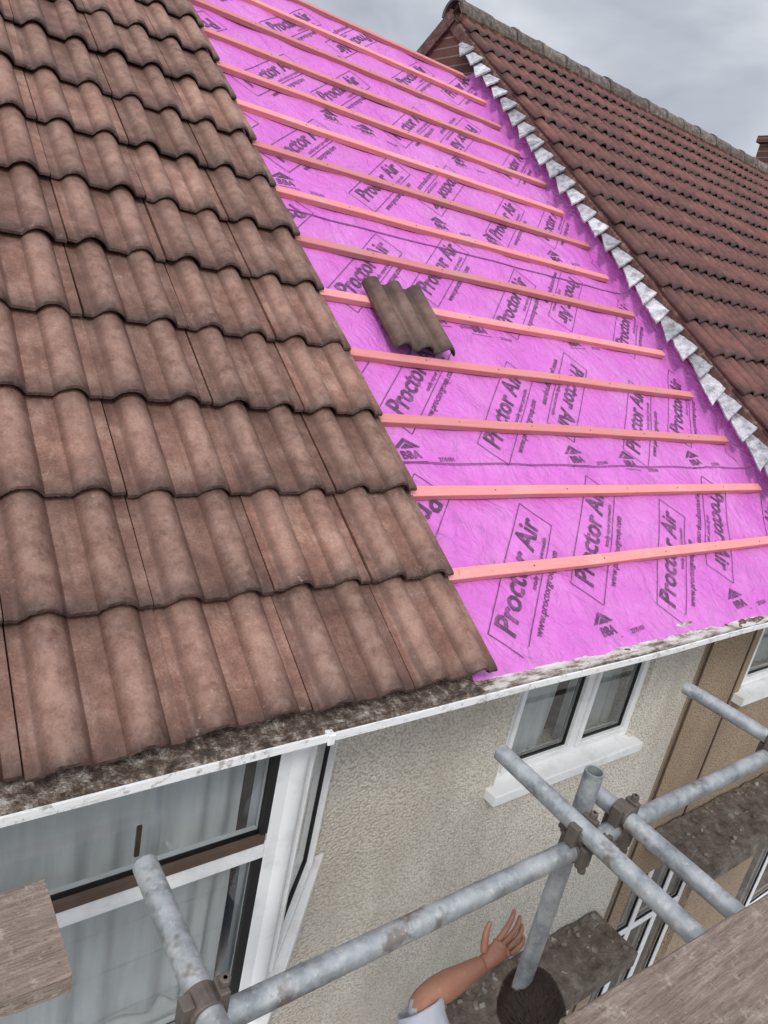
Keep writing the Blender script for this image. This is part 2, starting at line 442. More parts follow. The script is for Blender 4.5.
# ---------------------------------------------------------------- eaves
YW=.566; X0=-4.3; XP=4.15
b=MB()
prf=[(-.058,-.028),(-.051,-.028),(-.050,-.040),(-.035,-.052),(.000,-.058),(.03,-.058),(.034,-.05),(.040,-.05),(.040,-.064),(.0,-.064),(-.036,-.060),(-.058,-.049)]
def extr(b,prf,x0,x1,n=60,mi=0,wob=0):
    vs=[];K=len(prf)
    for i in range(n+1):
        x=x0+(x1-x0)*i/n
        w=wob*noise.noise(Vector((x*1.1,0,2)))
        for y,z in prf: vs.append((x,y+w*.6,z+w))
    fs=[(i*K+q,i*K+(q+1)%K,(i+1)*K+(q+1)%K,(i+1)*K+q) for i in range(n) for q in range(K)]
    fs+=[tuple(range(K)),tuple(range(n*K,n*K+K))]
    b.add(vs,fs,mi)
extr(b,prf,X0,10,120,0,.008)
b.obj('gutter',M['gut'],house)
b=MB()
for x in (.04,.95): 
    b.box(x-.010,x+.010,-.063,-.040,-.036,-.0245); b.box(x-.010,x+.010,-.065,-.0585,-.056,-.026)
b.obj('gutter_clips',M['gut'],house,bevel=.002)
V=[];F=[];nx=900;ny=10
for i in range(nx+1):
    for j in range(ny+1):
        x=X0+(10-X0)*i/nx; y=-.0495+.084*j/ny
        z=-.034+.009*noise.fractal(Vector((x*14,y*30,0)),1,2,4)+.006*noise.noise(Vector((x*2,0,5)))+.010*j/ny+.008*noise.noise(Vector((x*1.1,0,2)))
        V.append((x,y,z))
for i in range(nx):
    for j in range(ny):
        a=i*(ny+1)+j; F.append((a,a+ny+1,a+ny+2,a+1))
mk('gutter_debris',V,F,M['debris'],house,True)
b=MB()
b.box(X0,10,.041,.066,-.105,-.055)
b.obj('fascia_board',M['upvc'],house)
def eave_board(name,xa,xb,mat,zt=0,yf=-.030):
    V=[];F=[];nx=int((xb-xa)*170)
    for i in range(nx+1):
        x=xa+(xb-xa)*i/nx
        j1=.006*noise.fractal(Vector((x*9,1,0)),1,2,4); j2=.0022*noise.fractal(Vector((x*12,7,0)),1,2,4)
        V+=[(x,yf+j1,-.024+j2+zt),(x,.0,-.0245+j2+zt),(x,.05,-.006+zt),(x,.05,-.06),(x,yf+.002+j1,-.046)]
    for i in range(nx):
        for q in range(5): F.append((i*5+q,i*5+(q+1)%5,(i+1)*5+(q+1)%5,(i+1)*5+q))
    mk(name,V,F,mat,house)
eave_board('eaves_tilting_board',1.50,10,M['peel'],0,-.042)
eave_board('eaves_mortar_bed',X0,1.50,M['debris'],.0)
b=MB(); b.box(X0,XP,.067,YW-.001,-.095,-.08); b.obj('soffit',M['upvc'],house)

# ---------------------------------------------------------------- walls
GZ=-5.2
def wall(b,x0,x1,y0,y1,z0,z1,ops,mi=0):
    xs=sorted(set([x0,x1]+[v for o in ops for v in o[:2]])); zs=sorted(set([z0,z1]+[v for o in ops for v in o[2:]]))
    for i in range(len(xs)-1):
        for j in range(len(zs)-1):
            cx=(xs[i]+xs[i+1])/2;cz=(zs[j]+zs[j+1])/2
            if any(o[0]<cx<o[1] and o[2]<cz<o[3] for o in ops): continue
            b.box(xs[i],xs[i+1],y0,y1,zs[j],zs[j+1],mi)
WX0,WX1,WZ0,WZ1=2.50,3.62,-1.17,-.12
b=MB()
wall(b,X0,XP-.01,YW,YW+.25,GZ,-.05,[(WX0,WX1,WZ0,WZ1),(-1.3,1.36,-1.2,-.12),(2.75,3.75,GZ,-3.05)])
b.box(X0,X0+.24,YW+.25,7.2,GZ,-.1)
b.box(X0,XP-.01,7.2,7.45,GZ,-.1)
b.obj('front_wall',M['render'],house)
b=MB(); b.add([(X0,.6,-.1),(X0,7.2,-.1),(X0,RY,RZ-.2),(X0+.2,.6,-.1),(X0+.2,7.2,-.1),(X0+.2,RY,RZ-.2)],[(0,1,2),(3,5,4),(0,3,4,1),(1,4,5,2),(2,5,3,0)])
b.obj('gable_wall',M['render'],house)

def win(parent,name,o,u,out,width,z0,z1,muls=(),transom=None,fw=.055,sash=(),topsash=False,sw=.03):
    b=MB(); gk=MB(); gs=MB()
    o=Vector(o); d=.035
    def bar(a0,a1,c0,c1,dp=0): b.obox(o,u,out,EZ,a0,a1,-d,d+dp,c0,c1)
    bar(0,fw,z0,z1); bar(width-fw,width,z0,z1); bar(fw,width-fw,z0,z0+fw); bar(fw,width-fw,z1-fw,z1)
    xs=[fw]+[m for m in muls]+[width-fw]
    for mm in muls: bar(mm-fw*.55,mm+fw*.55,z0+fw,z1-fw)
    cells=[]
    for i in range(len(xs)-1):
        a0=xs[i]+(fw*.55 if i>0 else 0); a1=xs[i+1]-(fw*.55 if i<len(xs)-2 else 0)
        if transom:
            bar(a0,a1,transom-fw*.5,transom+fw*.5)
            cells+= [(a0,a1,z0+fw,transom-fw*.5,False),(a0,a1,transom+fw*.5,z1-fw,topsash)]
        else: cells.append((a0,a1,z0+fw,z1-fw,i in sash))
    for a0,a1,c0,c1,sh in cells:
        if sh:
            w=sw
            for q in ((a0+.003,a0+w,c0+.003,c1-.003),(a1-w,a1-.003,c0+.003,c1-.003),(a0+w,a1-w,c0+.003,c0+w),(a0+w,a1-w,c1-w,c1-.003)):
                b.obox(o,u,out,EZ,q[0],q[1],-.02,d+.014,q[2],q[3])
            a0+=w;a1-=w;c0+=w;c1-=w
        w=.007
        for q in ((a0,a0+w,c0,c1),(a1-w,a1,c0,c1),(a0+w,a1-w,c0,c0+w),(a0+w,a1-w,c1-w,c1)):
            gk.obox(o,u,out,EZ,q[0],q[1],-.01,.026,q[2],q[3])
        P=[o+u*a+EZ*c+out*.018 for a,c in ((a0+.004,c0+.004),(a1-.004,c0+.004),(a1-.004,c1-.004),(a0+.004,c1-.004))]
        gs.add(P,[(0,1,2,3)])
    b.obj(name+'_frame',M['upvc'],parent,bevel=.004); gk.obj(name+'_gasket',M['gasket'],parent)
    mk(name+'_glass',gs.v,gs.f,M['glass'],parent)
def curtain(name,o,u,out,a0,a1,z0,z1,mat,parent,per=.06,amp=.02):
    n=int((a1-a0)/.006);V=[];F=[]
    o=Vector(o)
    for i in range(n+1):
        a=a0+(a1-a0)*i/n
        for jj in range(9):
            z=z0+(z1-z0)*jj/8
            ph=2*pi*a/per+3.2*sin(a*7)+1.6*sin(a*17)+.9*z+3.5*noise.noise(Vector((a*2.5,z*1.5,5)))
            dd=amp*sin(ph)*(.55+.7*noise.noise(Vector((a*4,z*2,0))))
            V.append(o+u*a+out*dd+EZ*z)
    for i in range(n):
        for jj in range(8):
            q=i*9+jj;F.append((q,q+9,q+10,q+1))
    mk(name,V,F,mat,parent,True)
OUT=Vector((0,-1,0))
win(house,'bedroom_window',(WX0,YW+.06,0),EX,OUT,WX1-WX0,WZ0+.006,WZ1,muls=(.60,),sash=(0,1),fw=.045)
b=MB(); b.box(WX0-.05,WX1+.05,YW-.07,YW+.13,WZ0-.055,WZ0+.005); b.obj('bedroom_window_sill',M['upvc'],house,bevel=.006)
curtain('bedroom_net_curtain',(WX0,YW+.145,0),EX,OUT,.02,.50,WZ0+.01,WZ1,M['curtain'],house,.085,.018)
curtain('bedroom_side_curtain',(WX0,YW+.16,0),EX,OUT,.62,1.10,WZ0+.01,WZ1,M['blind'],house,.11,.015)
b=MB(); 
def room(b,x0,x1,y0,y1,z0,z1):
    b.box(x0,x1,y1,y1+.02,z0,z1); b.box(x0,x1,y0,y1,z0-.02,z0); b.box(x0,x1,y0,y1,z1,z1+.02); b.box(x0-.02,x0,y0,y1,z0,z1); b.box(x1,x1+.02,y0,y1,z0,z1)
room(b,WX0-.3,WX1+.3,YW+.26,YW+1.8,-1.5,-.1)
room(b,-1.6,1.7,YW+.26,YW+2.0,-1.5,-.1)
room(b,2.6,3.9,YW+.26,YW+2,GZ+.05,-2.9)
b.obj('room_interior',M['room'],house)
# canted bay
BF=.115; BX=.965; bz0,bz1=-1.2,-.105
JX=1.43
BL=-1.0
win(house,'bay_front_window',(BL,BF,0),EX,OUT,BX-BL,bz0+.02,bz1,muls=(.62,),transom=-.50,fw=.06)
sd=Vector((JX-BX,YW-BF,0)); sl=sd.length; sd.normalize(); so=Vector((sd.y,-sd.x,0))
win(house,'bay_side_window',Vector((BX,BF,0))+sd*.03,sd,so,sl-.05,bz0+.02,bz1,fw=.05,sash=(0,))
b=MB(); b.tube((BX+.005,BF,bz0),(BX+.005,BF,bz1),.045,cap=False,seg=12); 
b.obj('bay_corner_post',M['upvc'],house,smooth=True,auto=40)
so2=Vector((-sd.y,-sd.x,0))
win(house,'bay_far_window',Vector((BL-(JX-BX),YW,0)),Vector((sd.x,-sd.y,0)),so2,sl,bz0+.02,bz1,fw=.06)
def bay_ring(e,z0,z1,name,mat):
    pts=[(BL-(JX-BX)-e*1.1,YW-.003),(BL-e*.4,BF-e),(BX+e*.4,BF-e),(JX+e*1.1,YW-.003)]
    V=[(x,y,z) for z in (z0,z1) for x,y in pts]
    b=MB(); b.add(V,[(0,1,2,3),(4,7,6,5),(0,4,5,1),(1,5,6,2),(2,6,7,3),(3,7,4,0)]); b.obj(name,mat,house,bevel=.005)
bay_ring(.085,bz0-.05,bz0+.012,'bay_sill',M['upvc'])
bay_ring(.0,GZ,bz0-.052,'bay_base',M['render'])
curtain('bay_net_curtain',(BL,BF+.13,0),EX,OUT,.02,1.90,bz0+.02,bz1,M['curtain'],house,.13,.022)
curtain('bay_side_curtain',Vector((BX,BF,0))-so*.10,sd,so,.05,.58,bz0+.02,bz1,M['curtain'],house,.1,.02)
b=MB(); b.obox((BL,BF,0),EX,OUT,EZ,.65,BX-BL-.07,.026,.042,-.469,-.444); b.obj('bay_dark_trim',M['bronze'],house)
b=MB(); b.obox((BL,BF,0),EX,OUT,EZ,BX-BL-.080,BX-BL-.0605,.020,.034,-.443,-.17); b.obox((BL,BF,0),EX,OUT,EZ,BX-BL-.090,BX-BL-.0605,.020,.034,bz0+.09,-.532); b.obj('bay_glazing_seal',M['gasket'],house)
b=MB(); b.obox((.56,BF+.03,-.42),EX,OUT,EZ,-.006,.006,.0,.008,-.02,.075); b.obj('bay_reflection_bar',M['bronze'],house)  # dark bar modelled to stand in for the scaffold reflection in the pane
m=NT('rubble'); M['lead2']=m.out(m.ramp(m.noise(9,4),[(.35,(.15,.12,.095)),(.65,(.36,.33,.29))]),.95,m.noise(80,4),.5,.004)
def canopy(parent,x0,x1,yo,z,name):
    b=MB(); b.box(x0,x1,yo,YW-.002,z-.12,z); b.obj(name,M['canopy'],parent,bevel=.012)
    V=[];F=[];nx=120;ny=30
    for i in range(nx+1):
        for j in range(ny+1):
            x=x0+.01+(x1-x0-.02)*i/nx;y=yo+.01+(YW-yo-.02)*j/ny
            e=min(1,min(i,nx-i)/4,(j)/4)
            V.append((x,y,z+.004+e*max(0,.008+.022*noise.fractal(Vector((x*7,y*7,z)),1,2,5))))
    for i in range(nx):
        for j in range(ny):
            a=i*(ny+1)+j;F.append((a,a+ny+1,a+ny+2,a+1))
    mk(name+'_moss_and_dirt',V,F,M['canopy'],parent,True)
    b=MB()
    for _ in range(60):
        x=random.uniform(x0+.04,x1-.04);y=YW-.04-random.random()**1.6*(YW-yo-.1);r=random.uniform(.004,.02)
        u=Vector((random.gauss(0,1),random.gauss(0,1),random.gauss(0,.2))).normalized();v=u.orthogonal().normalized();w=u.cross(v)
        b.obox((x,y,z+.014),u,v,w,-r,r,-r*.7,r*.7,-r*.35,r*.35)
    b.obj(name+'_rubble',M['lead2'],parent)
canopy(house,2.5,3.98,YW-.36,-2.66,'door_canopy')
def door(parent,x0,x1,z1,name):
    b=MB(); y=YW+.06
    b.box(x0,x0+.07,y-.04,y+.04,GZ,z1); b.box(x1-.07,x1,y-.04,y+.04,GZ,z1); b.box(x0+.07,x1-.07,y-.04,y+.04,z1-.07,z1)
    b.box(x0+.07,x1-.07,y-.02,y+.03,GZ+.02,GZ+1.0); b.box(x0+.07,x0+.17,y-.02,y+.03,GZ+1.0,z1-.07); b.box(x1-.17,x1-.07,y-.02,y+.03,GZ+1,z1-.07); b.box(x0+.17,x1-.17,y-.02,y+.03,z1-.17,z1-.07)
    b.obj(name+'_frame',M['upvc'],parent,bevel=.005)
    mk(name+'_glass',[(x0+.17,y,GZ+1),(x1-.17,y,GZ+1),(x1-.17,y,z1-.17),(x0+.17,y,z1-.17)],[(0,1,2,3)],M['glass'],parent)
door(house,2.75,3.75,-3.05,'front_door')

# ---------------------------------------------------------------- neighbour house
nb=empty('terraced_house')
NO=.213; NX0=4.15; NX1=13.2; SE=5.45
def RPN(x,s,n): return RP(x,s,n+NO)
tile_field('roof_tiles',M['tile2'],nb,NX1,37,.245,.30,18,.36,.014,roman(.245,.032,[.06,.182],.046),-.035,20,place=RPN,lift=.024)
P0=RP(0,SE,NO); 
b=MB()
b.obox(RP(0,0,NO),RX,RR,RN,NX0+.03,NX1,.02,SE,-.30,-.055)
b.obox(P0,RX,BR,BN,NX0+.03,NX1,0,5.4,-.30,-.03)
b.obj('roof_deck',M['debris'],nb)
b=MB()
x0,x1=NX0+.005,NX0+.2
A=RP(0,.32,NO-.07);T=P0-EZ*.09;Bk=P0+BR*5.4+BN*(-.07)
V=[]
for x in (x0,x1):
    V+=[(x,YW+.02,-.05),(x,A.y,A.z),(x,T.y,T.z),(x,Bk.y,Bk.z),(x,Bk.y,-.3)]
b.add(V,[(0,1,2,3,4),(9,8,7,6,5),(0,5,6,1),(1,6,7,2),(2,7,8,3),(3,8,9,4),(4,9,5,0)])
b.obj('gable_parapet',M['brick'],nb)
tile_field('rear_roof_tiles',M['tile2'],nb,NX1,37,.245,.30,18,.36,.014,roman(.245,.03,[.06,.182],.052),-.035,6,place=lambda x,s,n:Vector((x,2*P0.y-(RPN(x,s,n).y),RPN(x,s,n).z)))
m=NT('lichened_ridge'); 
col=m.ramp(m.noise(20,6,.75),[(.3,(.06,.045,.04)),(.5,(.13,.10,.085)),(.65,(.22,.19,.165)),(.78,(.34,.31,.27))])
M['ridge2']=m.out(m.mix(1,col,m.ramp(m.attr('tint'),[(0,.7),(1,1.1)]),'MULTIPLY'),.9,m.noise(45,5),.6,.006)
ridge('ridge_tiles',NX0-.02,NX1,P0.y,P0.z-.06,.118,M['ridge2'],nb,.33)
b=MB()
def mortar_strip(b,f,L,n=160):
    vs=[]
    for i in range(n+1):
        for q in range(5): vs.append(f(i/n,q))
    fs=[(i*5+q,i*5+(q+1)%5,(i+1)*5+(q+1)%5,(i+1)*5+q) for i in range(n) for q in range(5)]
    b.add(vs,fs)
def fr_(t,q):
    x=NX0-.03+(NX1-NX0)*t; j=.012*noise.fractal(Vector((x*8,q,0)),1,2,3)
    return RPN(x,SE-[.17,.15,.05,.05,.17][q]+j,[-.03,.02,.05,-.05,-.05][q]+j*.5)
mortar_strip(b,fr_,1)
def fv(t,q):
    s=-.02+(SE)*t; j=.008*noise.fractal(Vector((s*9,q,3)),1,2,4)
    return RPN(NX0+[-.015,.01,.03,.03,-.01][q]+j,s,[-.06,-.025,-.03,-.14,-.14][q]+j*.6)
mortar_strip(b,fv,1,320)
b.obj('mortar_bedding',M['mortar'],nb)
b=MB()
b.obox(P0,RX,BR,BN,NX0-.03,NX0+.03,0.02,5.4,-.13,-.015)
b.obj('rear_verge',M['mortar'],nb)
# saw-tooth row of grey overlapping tabs up the abutment
b=MB();T=[]
s=-.06
while s<SR+.1:
    L=.170+random.uniform(-.008,.008); w=random.uniform(.215,.240)
    tilt=radians(31)+random.gauss(0,.05)
    u=(RX*-cos(tilt)-RN*sin(tilt)*.8-RR*(.40+random.gauss(0,.05))).normalized()
    v=(RR*.98-RN*.27+RX*random.gauss(0,.03)).normalized()
    o=RP(NX0+.035,s+.09,.160+random.uniform(-.006,.006))
    nn=u.cross(v).normalized()
    vs=[];K=6
    chip=random.uniform(-.030,.006); cc=random.uniform(.48,.62)
    for i in range(K+1):
        for j in range(K+1):
            a=w*i/K; c=(L+.01)*j/K
            a*=1-(cc*(j/K))*(i/K)
            ed=.008*noise.noise(Vector((s*20+i,j*1.3,1)))
            lo=.006*noise.noise(Vector((s*31+i*.9,0,6))) if j==0 else 0
            vs.append(o+u*(a+(ed+chip*(1-j/K) if i==K else 0))+v*(c+lo)+nn*(.005*noise.noise(Vector((s*9+a*22,c*22,0)))))
    n0=len(vs)
    vs+= [p-nn*.014 for p in vs]
    fs=[]
    for i in range(K):
        for j in range(K):
            q=i*(K+1)+j; fs.append((q,q+1,q+K+2,q+K+1)); fs.append((q+n0,q+K+1+n0,q+K+2+n0,q+1+n0))
    for j in range(K):
        q=K*(K+1)+j; fs.append((q,q+1,q+1+n0,q+n0)); 
    for i in range(K):
        q=i*(K+1); fs.append((q,q+n0,q+K+1+n0,q+K+1))
    b.add(vs,fs); T+=[random.random()]*len(vs)
    s+=.158*random.uniform(.95,1.05)
o=b.obj('abutment_soakers',M['lead'],nb)
o.data.attributes.new('tint','FLOAT','POINT').data.foreach_set('value',T)
# neighbour walls
b=MB()
wall(b,XP-.005,NX1,YW+.004,YW+.25,-2.45,-.02,[(4.86,6.3,-1.12,-.12)])
wall(b,XP-.005,NX1,YW+.008,YW+.25,GZ,-2.45,[(4.42,5.5,GZ,-2.6),(6.6,8.6,-4.3,-2.8)])
b.obj('front_wall',M['render2'],nb)
b=MB()
b.box(NX1-.25,NX1,YW+.25,8,GZ,0)
b.obj('side_wall',M['brick'],nb)
win(nb,'bedroom_window',(4.86,YW+.07,0),EX,OUT,1.44,-1.11,-.12,muls=(.72,),sash=(0,),fw=.05)
b=MB(); b.box(4.8,6.36,YW-.07,YW+.13,-1.175,-1.115); b.box(XP+.002,NX1,.067,YW,-.095,-.08); b.obj('window_sill_and_soffit',M['upvc'],nb)
win(nb,'hall_window',(4.42,YW+.1,0),EX,OUT,1.08,GZ+.02,-2.6,muls=(.36,.72),transom=-3.3,fw=.06)
win(nb,'living_window',(6.6,YW+.1,0),EX,OUT,2.0,-4.3,-2.8,muls=(.66,1.33),transom=-3.2,fw=.06)
curtain('neighbour_net_curtain',(4.9,YW+.2,0),EX,OUT,.0,1.4,-1.1,-.12,M['blind'],nb,.09,.015)
b=MB(); room(b,4.5,6.6,YW+.3,YW+1.8,-1.6,-.1); room(b,4.3,5.8,YW+.3,YW+2,GZ,-2.5); room(b,6.4,8.8,YW+.3,YW+2,GZ,-2.5); b.obj('room_interior',M['room'],nb)
canopy(nb,4.36,6.1,YW-.42,-2.13,'door_canopy')
b=MB(); b.box(4.75,4.765,YW-.004,YW+.01,-2.4,-.2); b.tube((4.19,YW-.012,-4.9),(4.19,YW-.012,-.2),.008,cap=False,seg=8); b.obj('wall_cables',M['bronze'],nb)
b=MB(); cx=9.75; b.box(cx,cx+.9,P0.y-.25,P0.y+.35,P0.z-.6,P0.z+.40); b.box(cx-.04,cx+.94,P0.y-.29,P0.y+.39,P0.z+.40,P0.z+.48)
for i in range(2): b.tube((cx+.25+.4*i,P0.y+.05,P0.z+.45),(cx+.25+.4*i,P0.y+.05,P0.z+.75),.11)
b.obj('chimney_stack',M['brick'],nb)

# ---------------------------------------------------------------- scaffold
cy,cz=-1.267,1.066
sc=empty('scaffolding')
r=.0242
def tb(name,p0,p1,m='steel'):
    b=MB(); b.tube(p0,p1,r,seg=28); return b.obj(name,M[m],sc,smooth=True,auto=35)
ZT=-1.148+cz
ZL=ZT-.052
YL=.735+cy
tb('ledger',(-2.2,YL,ZL),(5.2,YL,ZL))
tb('transom',(.425,-1.9,ZT),(.435,1.045+cy,ZT))
tb('transom',(1.335,-1.9,ZT),(1.395,1.03+cy,ZT+.01))
tb('transom',(1.52,-1.5,ZT-.01),(1.56,.83+cy,ZT-.012))
tb('transom',(2.40,-1.9,ZT),(2.36,1.06+cy,ZT))
tb('transom',(-1.3,-1.9,ZT),(-1.3,1.0+cy,ZT))
YS=.79+cy
tb('standard',(1.455,YS,GZ),(1.455,YS,-1.035+cz))
tb('standard',(3.75,YS,GZ),(3.75,YS,.1))
tb('standard',(-1.4,YS,GZ),(-1.4,YS,.3))
for x in (-1.4,1.455,3.75): tb('outer_standard',(x,-1.95,GZ),(x,-1.95,1.2))
tb('outer_ledger',(-2.2,-1.9,ZL),(5.2,-1.9,ZL))
tb('lower_ledger',(-2.2,YS+.05,-2.6),(4.4,YS+.05,-2.6))
for x in (-1.3,.5,1.55,2.6,3.65): tb('lower_transom',(x,-1.95,-2.552),(x,YS+.13,-2.552))
tb('guard_rail',(-2.2,-1.90,.95),(5.2,-1.90,.95))
def coupler(p,ax1,ax2):
    b=MB(); p=Vector(p);n=ax1.cross(ax2).normalized()
    for ax,off in ((ax1,-.026),(ax2,.026)):
        c=p+n*off
        b.tube(c-ax*.022,c+ax*.022,.029,cap=False,seg=18)
        o2=ax.cross(n)
        b.obox(c,ax,n,o2,-.018,.018,-.030,.030,.02,.038)
        b.obox(c,ax,n,o2,-.014,.014,-.026,.026,-.040,-.02)
        b.tube(c+o2*.033-n*.044,c+o2*.033+n*.044,.006,cap=False,seg=8)
        b.tube(c+o2*.033+n*.030,c+o2*.033+n*.044,.0105,cap=False,seg=6)
        b.tube(c+o2*.033-n*.044,c+o2*.033-n*.030,.0105,cap=False,seg=6)
    b.obj('coupler',M['coup'],sc,bevel=.002)
coupler((1.455,(YL+YS)/2,ZL),EX,EZ)
coupler((1.385,YL+.0,(ZL+ZT)/2),EX,EY)
coupler((1.555,YL+.0,(ZL+ZT)/2-.004),EX,EY)
coupler((.430,YL+.0,(ZL+ZT)/2),EX,EY)
coupler((2.37,YL+.0,(ZL+ZT)/2),EX,EY)
def board(name,x0,y0,x1,y1,w,z,th=.038):
    d=Vector((x1-x0,y1-y0,0)); L=d.length; d.normalize(); p=Vector((d.y,-d.x,0))
    b=MB(); n=90; vs=[]
    cr=.004
    pr=[(0,-th),(0,-cr),(cr,0),(w-cr,0),(w,-cr),(w,-th)]
    ph=random.random()*9
    for i in range(n+1):
        a=L*i/n
        for q,(pp,zz) in enumerate(pr):
            wv=.003*noise.noise(Vector((a*2+ph,pp*5,0)))
            vs.append(Vector((x0,y0,z))+d*a+p*(pp+.0028*noise.fractal(Vector((a*9,ph,q//3)),1,2,3))+EZ*(zz+wv))
    fs=[(i*6+q,i*6+(q+1)%6,(i+1)*6+(q+1)%6,(i+1)*6+q) for i in range(n) for q in range(6)]+[tuple(range(6)),tuple(range(n*6,n*6+6))]
    b.add(vs,fs); o=b.obj(name,M['board'],sc); return o
ZB=ZT+.0245+.038
for k in range(6):
    yy=.415+cy-k*.229
    board('scaffold_board',.92+random.uniform(-.02,.03)*(k>0),yy,4.6,yy-.155,.224,ZB+random.uniform(-.002,.002))
board('scaffold_board',-2.0,1.03+cy,.250,1.03+cy,.2,ZB)
for k in range(5):
    board('scaffold_board',-2.1,YS-.03-k*.232,3.0,YS-.03-k*.232,.225,-2.49)

# ---------------------------------------------------------------- man on the lower lift
man=empty('man')
def skin_obj(name,verts,edges,radii,root=0,sub=2):
    me=bpy.data.meshes.new(name); me.from_pydata([tuple(v) for v in verts],edges,[]); me.update()
    o=bpy.data.objects.new(name,me); S.collection.objects.link(o)
    o.modifiers.new('skin','SKIN')
    for i,rv in enumerate(radii):
        sv=me.skin_vertices[0].data[i]; sv.radius=(rv,rv) if not isinstance(rv,tuple) else rv
        sv.use_root=(i==root)
    ss=o.modifiers.new('s','SUBSURF'); ss.levels=sub; ss.render_levels=sub
    dg=bpy.context.evaluated_depsgraph_get(); dg.update()
    m2=bpy.data.meshes.new_from_object(o.evaluated_get(dg)); bpy.data.objects.remove(o)
    o2=bpy.data.objects.new(name,m2); S.collection.objects.link(o2); o2.parent=man
    for p in m2.polygons: p.use_smooth=True
    return o2
V3=lambda x,y,z: Vector((x,y+cy,z+cz))
pel=V3(1.47,.56,-2.72); spine=V3(1.47,.60,-2.48); chest=V3(1.44,.64,-2.22); neck0=V3(1.45,.67,-2.03)
neck1=V3(1.455,.70,-1.95)
shL=V3(1.275,.74,-2.10); elL=V3(1.262,.967,-1.925); wrL=V3(1.515,.957,-1.895)
shR=V3(1.62,.60,-2.10); elR=V3(1.72,.56,-2.39); wrR=V3(1.72,.74,-2.58)
hpL=V3(1.37,.57,-2.77);knL=V3(1.36,.63,-3.16);anL=V3(1.35,.56,-3.47);toL=V3(1.34,.75,-3.52)
hpR=V3(1.57,.54,-2.77);knR=V3(1.60,.58,-3.16);anR=V3(1.62,.49,-3.47);toR=V3(1.64,.67,-3.52)
fm=elL.lerp(wrL,.35)
vs=[pel,spine,chest,neck0,neck1,shL,shL.lerp(elL,.5),elL,fm,elL.lerp(wrL,.75),wrL,shR,elR,elR.lerp(wrR,.35),wrR,hpL,knL,anL,toL,hpR,knR,anR,toR]
rad=[(.155,.115),(.14,.105),(.16,.115),.07,.058,.072,.056,.047,.047,.033,.027,.068,.046,.045,.028,.09,.062,.05,.045,.09,.062,.05,.045]
ed=[(0,1),(1,2),(2,3),(3,4),(2,5),(5,6),(6,7),(7,8),(8,9),(9,10),(2,11),(11,12),(12,13),(13,14),(0,15),(15,16),(16,17),(17,18),(0,19),(19,20),(20,21),(21,22)]
body=skin_obj('body',vs,ed,rad,0)
for mm in ('shirt','skin','denim','boot'): body.data.materials.append(M[mm])
for p in body.data.polygons:
    c=p.center
    dl=(c-elL); arm=(wrL-elL).normalized()
    if c.z<anL.z+.0+.04: k=3
    elif c.z<pel.z+.02: k=2
    elif c.z>neck0.z+.03 and (c-neck1).length<.12: k=1
    elif (c-elL).length<.35 and dl.dot(arm)>-.02 and (c-shL).dot(elL-shL)>.6*(elL-shL).length_squared: k=1
    elif (c-wrR).length<.30 and c.z<elR.z+.0: k=1
    else: k=0
    p.material_index=k
ua=(elL-shL).normalized()
b=MB(); 
o_=elL-ua*.030
seg=40;a=ua.orthogonal().normalized();bb_=ua.cross(a);vs=[]
prs=((-.20,.066),(-.14,.070),(-.09,.066),(-.05,.071),(-.02,.068),(.012,.070),(.020,.069),(.020,.063),(-.03,.052))
for t,rr in prs:
    for i in range(seg):
        an=2*pi*i/seg; w=1+.06*sin(3*an+t*40)+.03*sin(7*an-t*60)
        vs.append(o_+ua*t+(a*cos(an)+bb_*sin(an))*rr*w)
fs=[(q*seg+i,q*seg+(i+1)%seg,(q+1)*seg+(i+1)%seg,(q+1)*seg+i) for q in range(len(prs)-1) for i in range(seg)]
b.add(vs,fs); b.obj('sleeve',M['shirt'],man,smooth=True)
def hand(name,W,h,p,curl=.25):
    h=h.normalized(); p=(p-h*p.dot(h)).normalized(); q=h.cross(p).normalized()
    def P(a,b_,c=0): return W+h*a+p*b_+q*c
    o=skin_obj(name+'_palm',[P(-.035,0),P(0,0),P(.04,.0),P(.082,-.022),P(.084,.020)],[(0,1),(1,2),(2,3),(2,4)],[(.026,.024),(.026,.021),(.038,.017),(.021,.014),(.021,.014)],0)
    o.data.materials.append(M['skin'])
    fl=[(-.031,.078,.40),(-.010,.086,.12),(.011,.080,-.05),(.030,.064,-.30)]
    for i,(off,L,spr) in enumerate(fl):
        base=P(.070,off*.9); d=(h*cos(-spr*.55)+p*(-sin(spr*.55))).normalized()
        k1=base+d*(.03)
        cu=curl*(1+.35*i)
        d1=(d*cos(cu*.6)+q*sin(cu*.6)).normalized(); d2=(d*cos(cu*1.5)+q*sin(cu*1.5)).normalized(); d3=(d*cos(cu*2.1)+q*sin(cu*2.1)).normalized()
        a1=k1+d1*L*.45; a2=a1+d2*L*.32; a3=a2+d3*L*.23
        f=skin_obj(name+'_finger_%d'%(i+1),[base,k1,a1,a2,a3],[(0,1),(1,2),(2,3),(3,4)],[.0095,.0102,.0090,.0083,.0064],0)
        f.data.materials.append(M['skin'])
    tb_=P(.012,-.020,.004); t1=P(.038,-.047,.012); t2=P(.064,-.066,.020); t3=P(.086,-.074,.026)
    f=skin_obj(name+'_thumb',[tb_,t1,t2,t3],[(0,1),(1,2),(2,3)],[.014,.0125,.0100,.0075],0); f.data.materials.append(M['skin'])
hand('hand',wrL,Vector((.70,-.16,.66)),Vector((.60,-.60,-.50)),curl=.36)
hand('other_hand',wrR,(wrR-elR),Vector((1,.1,0)),curl=.5)
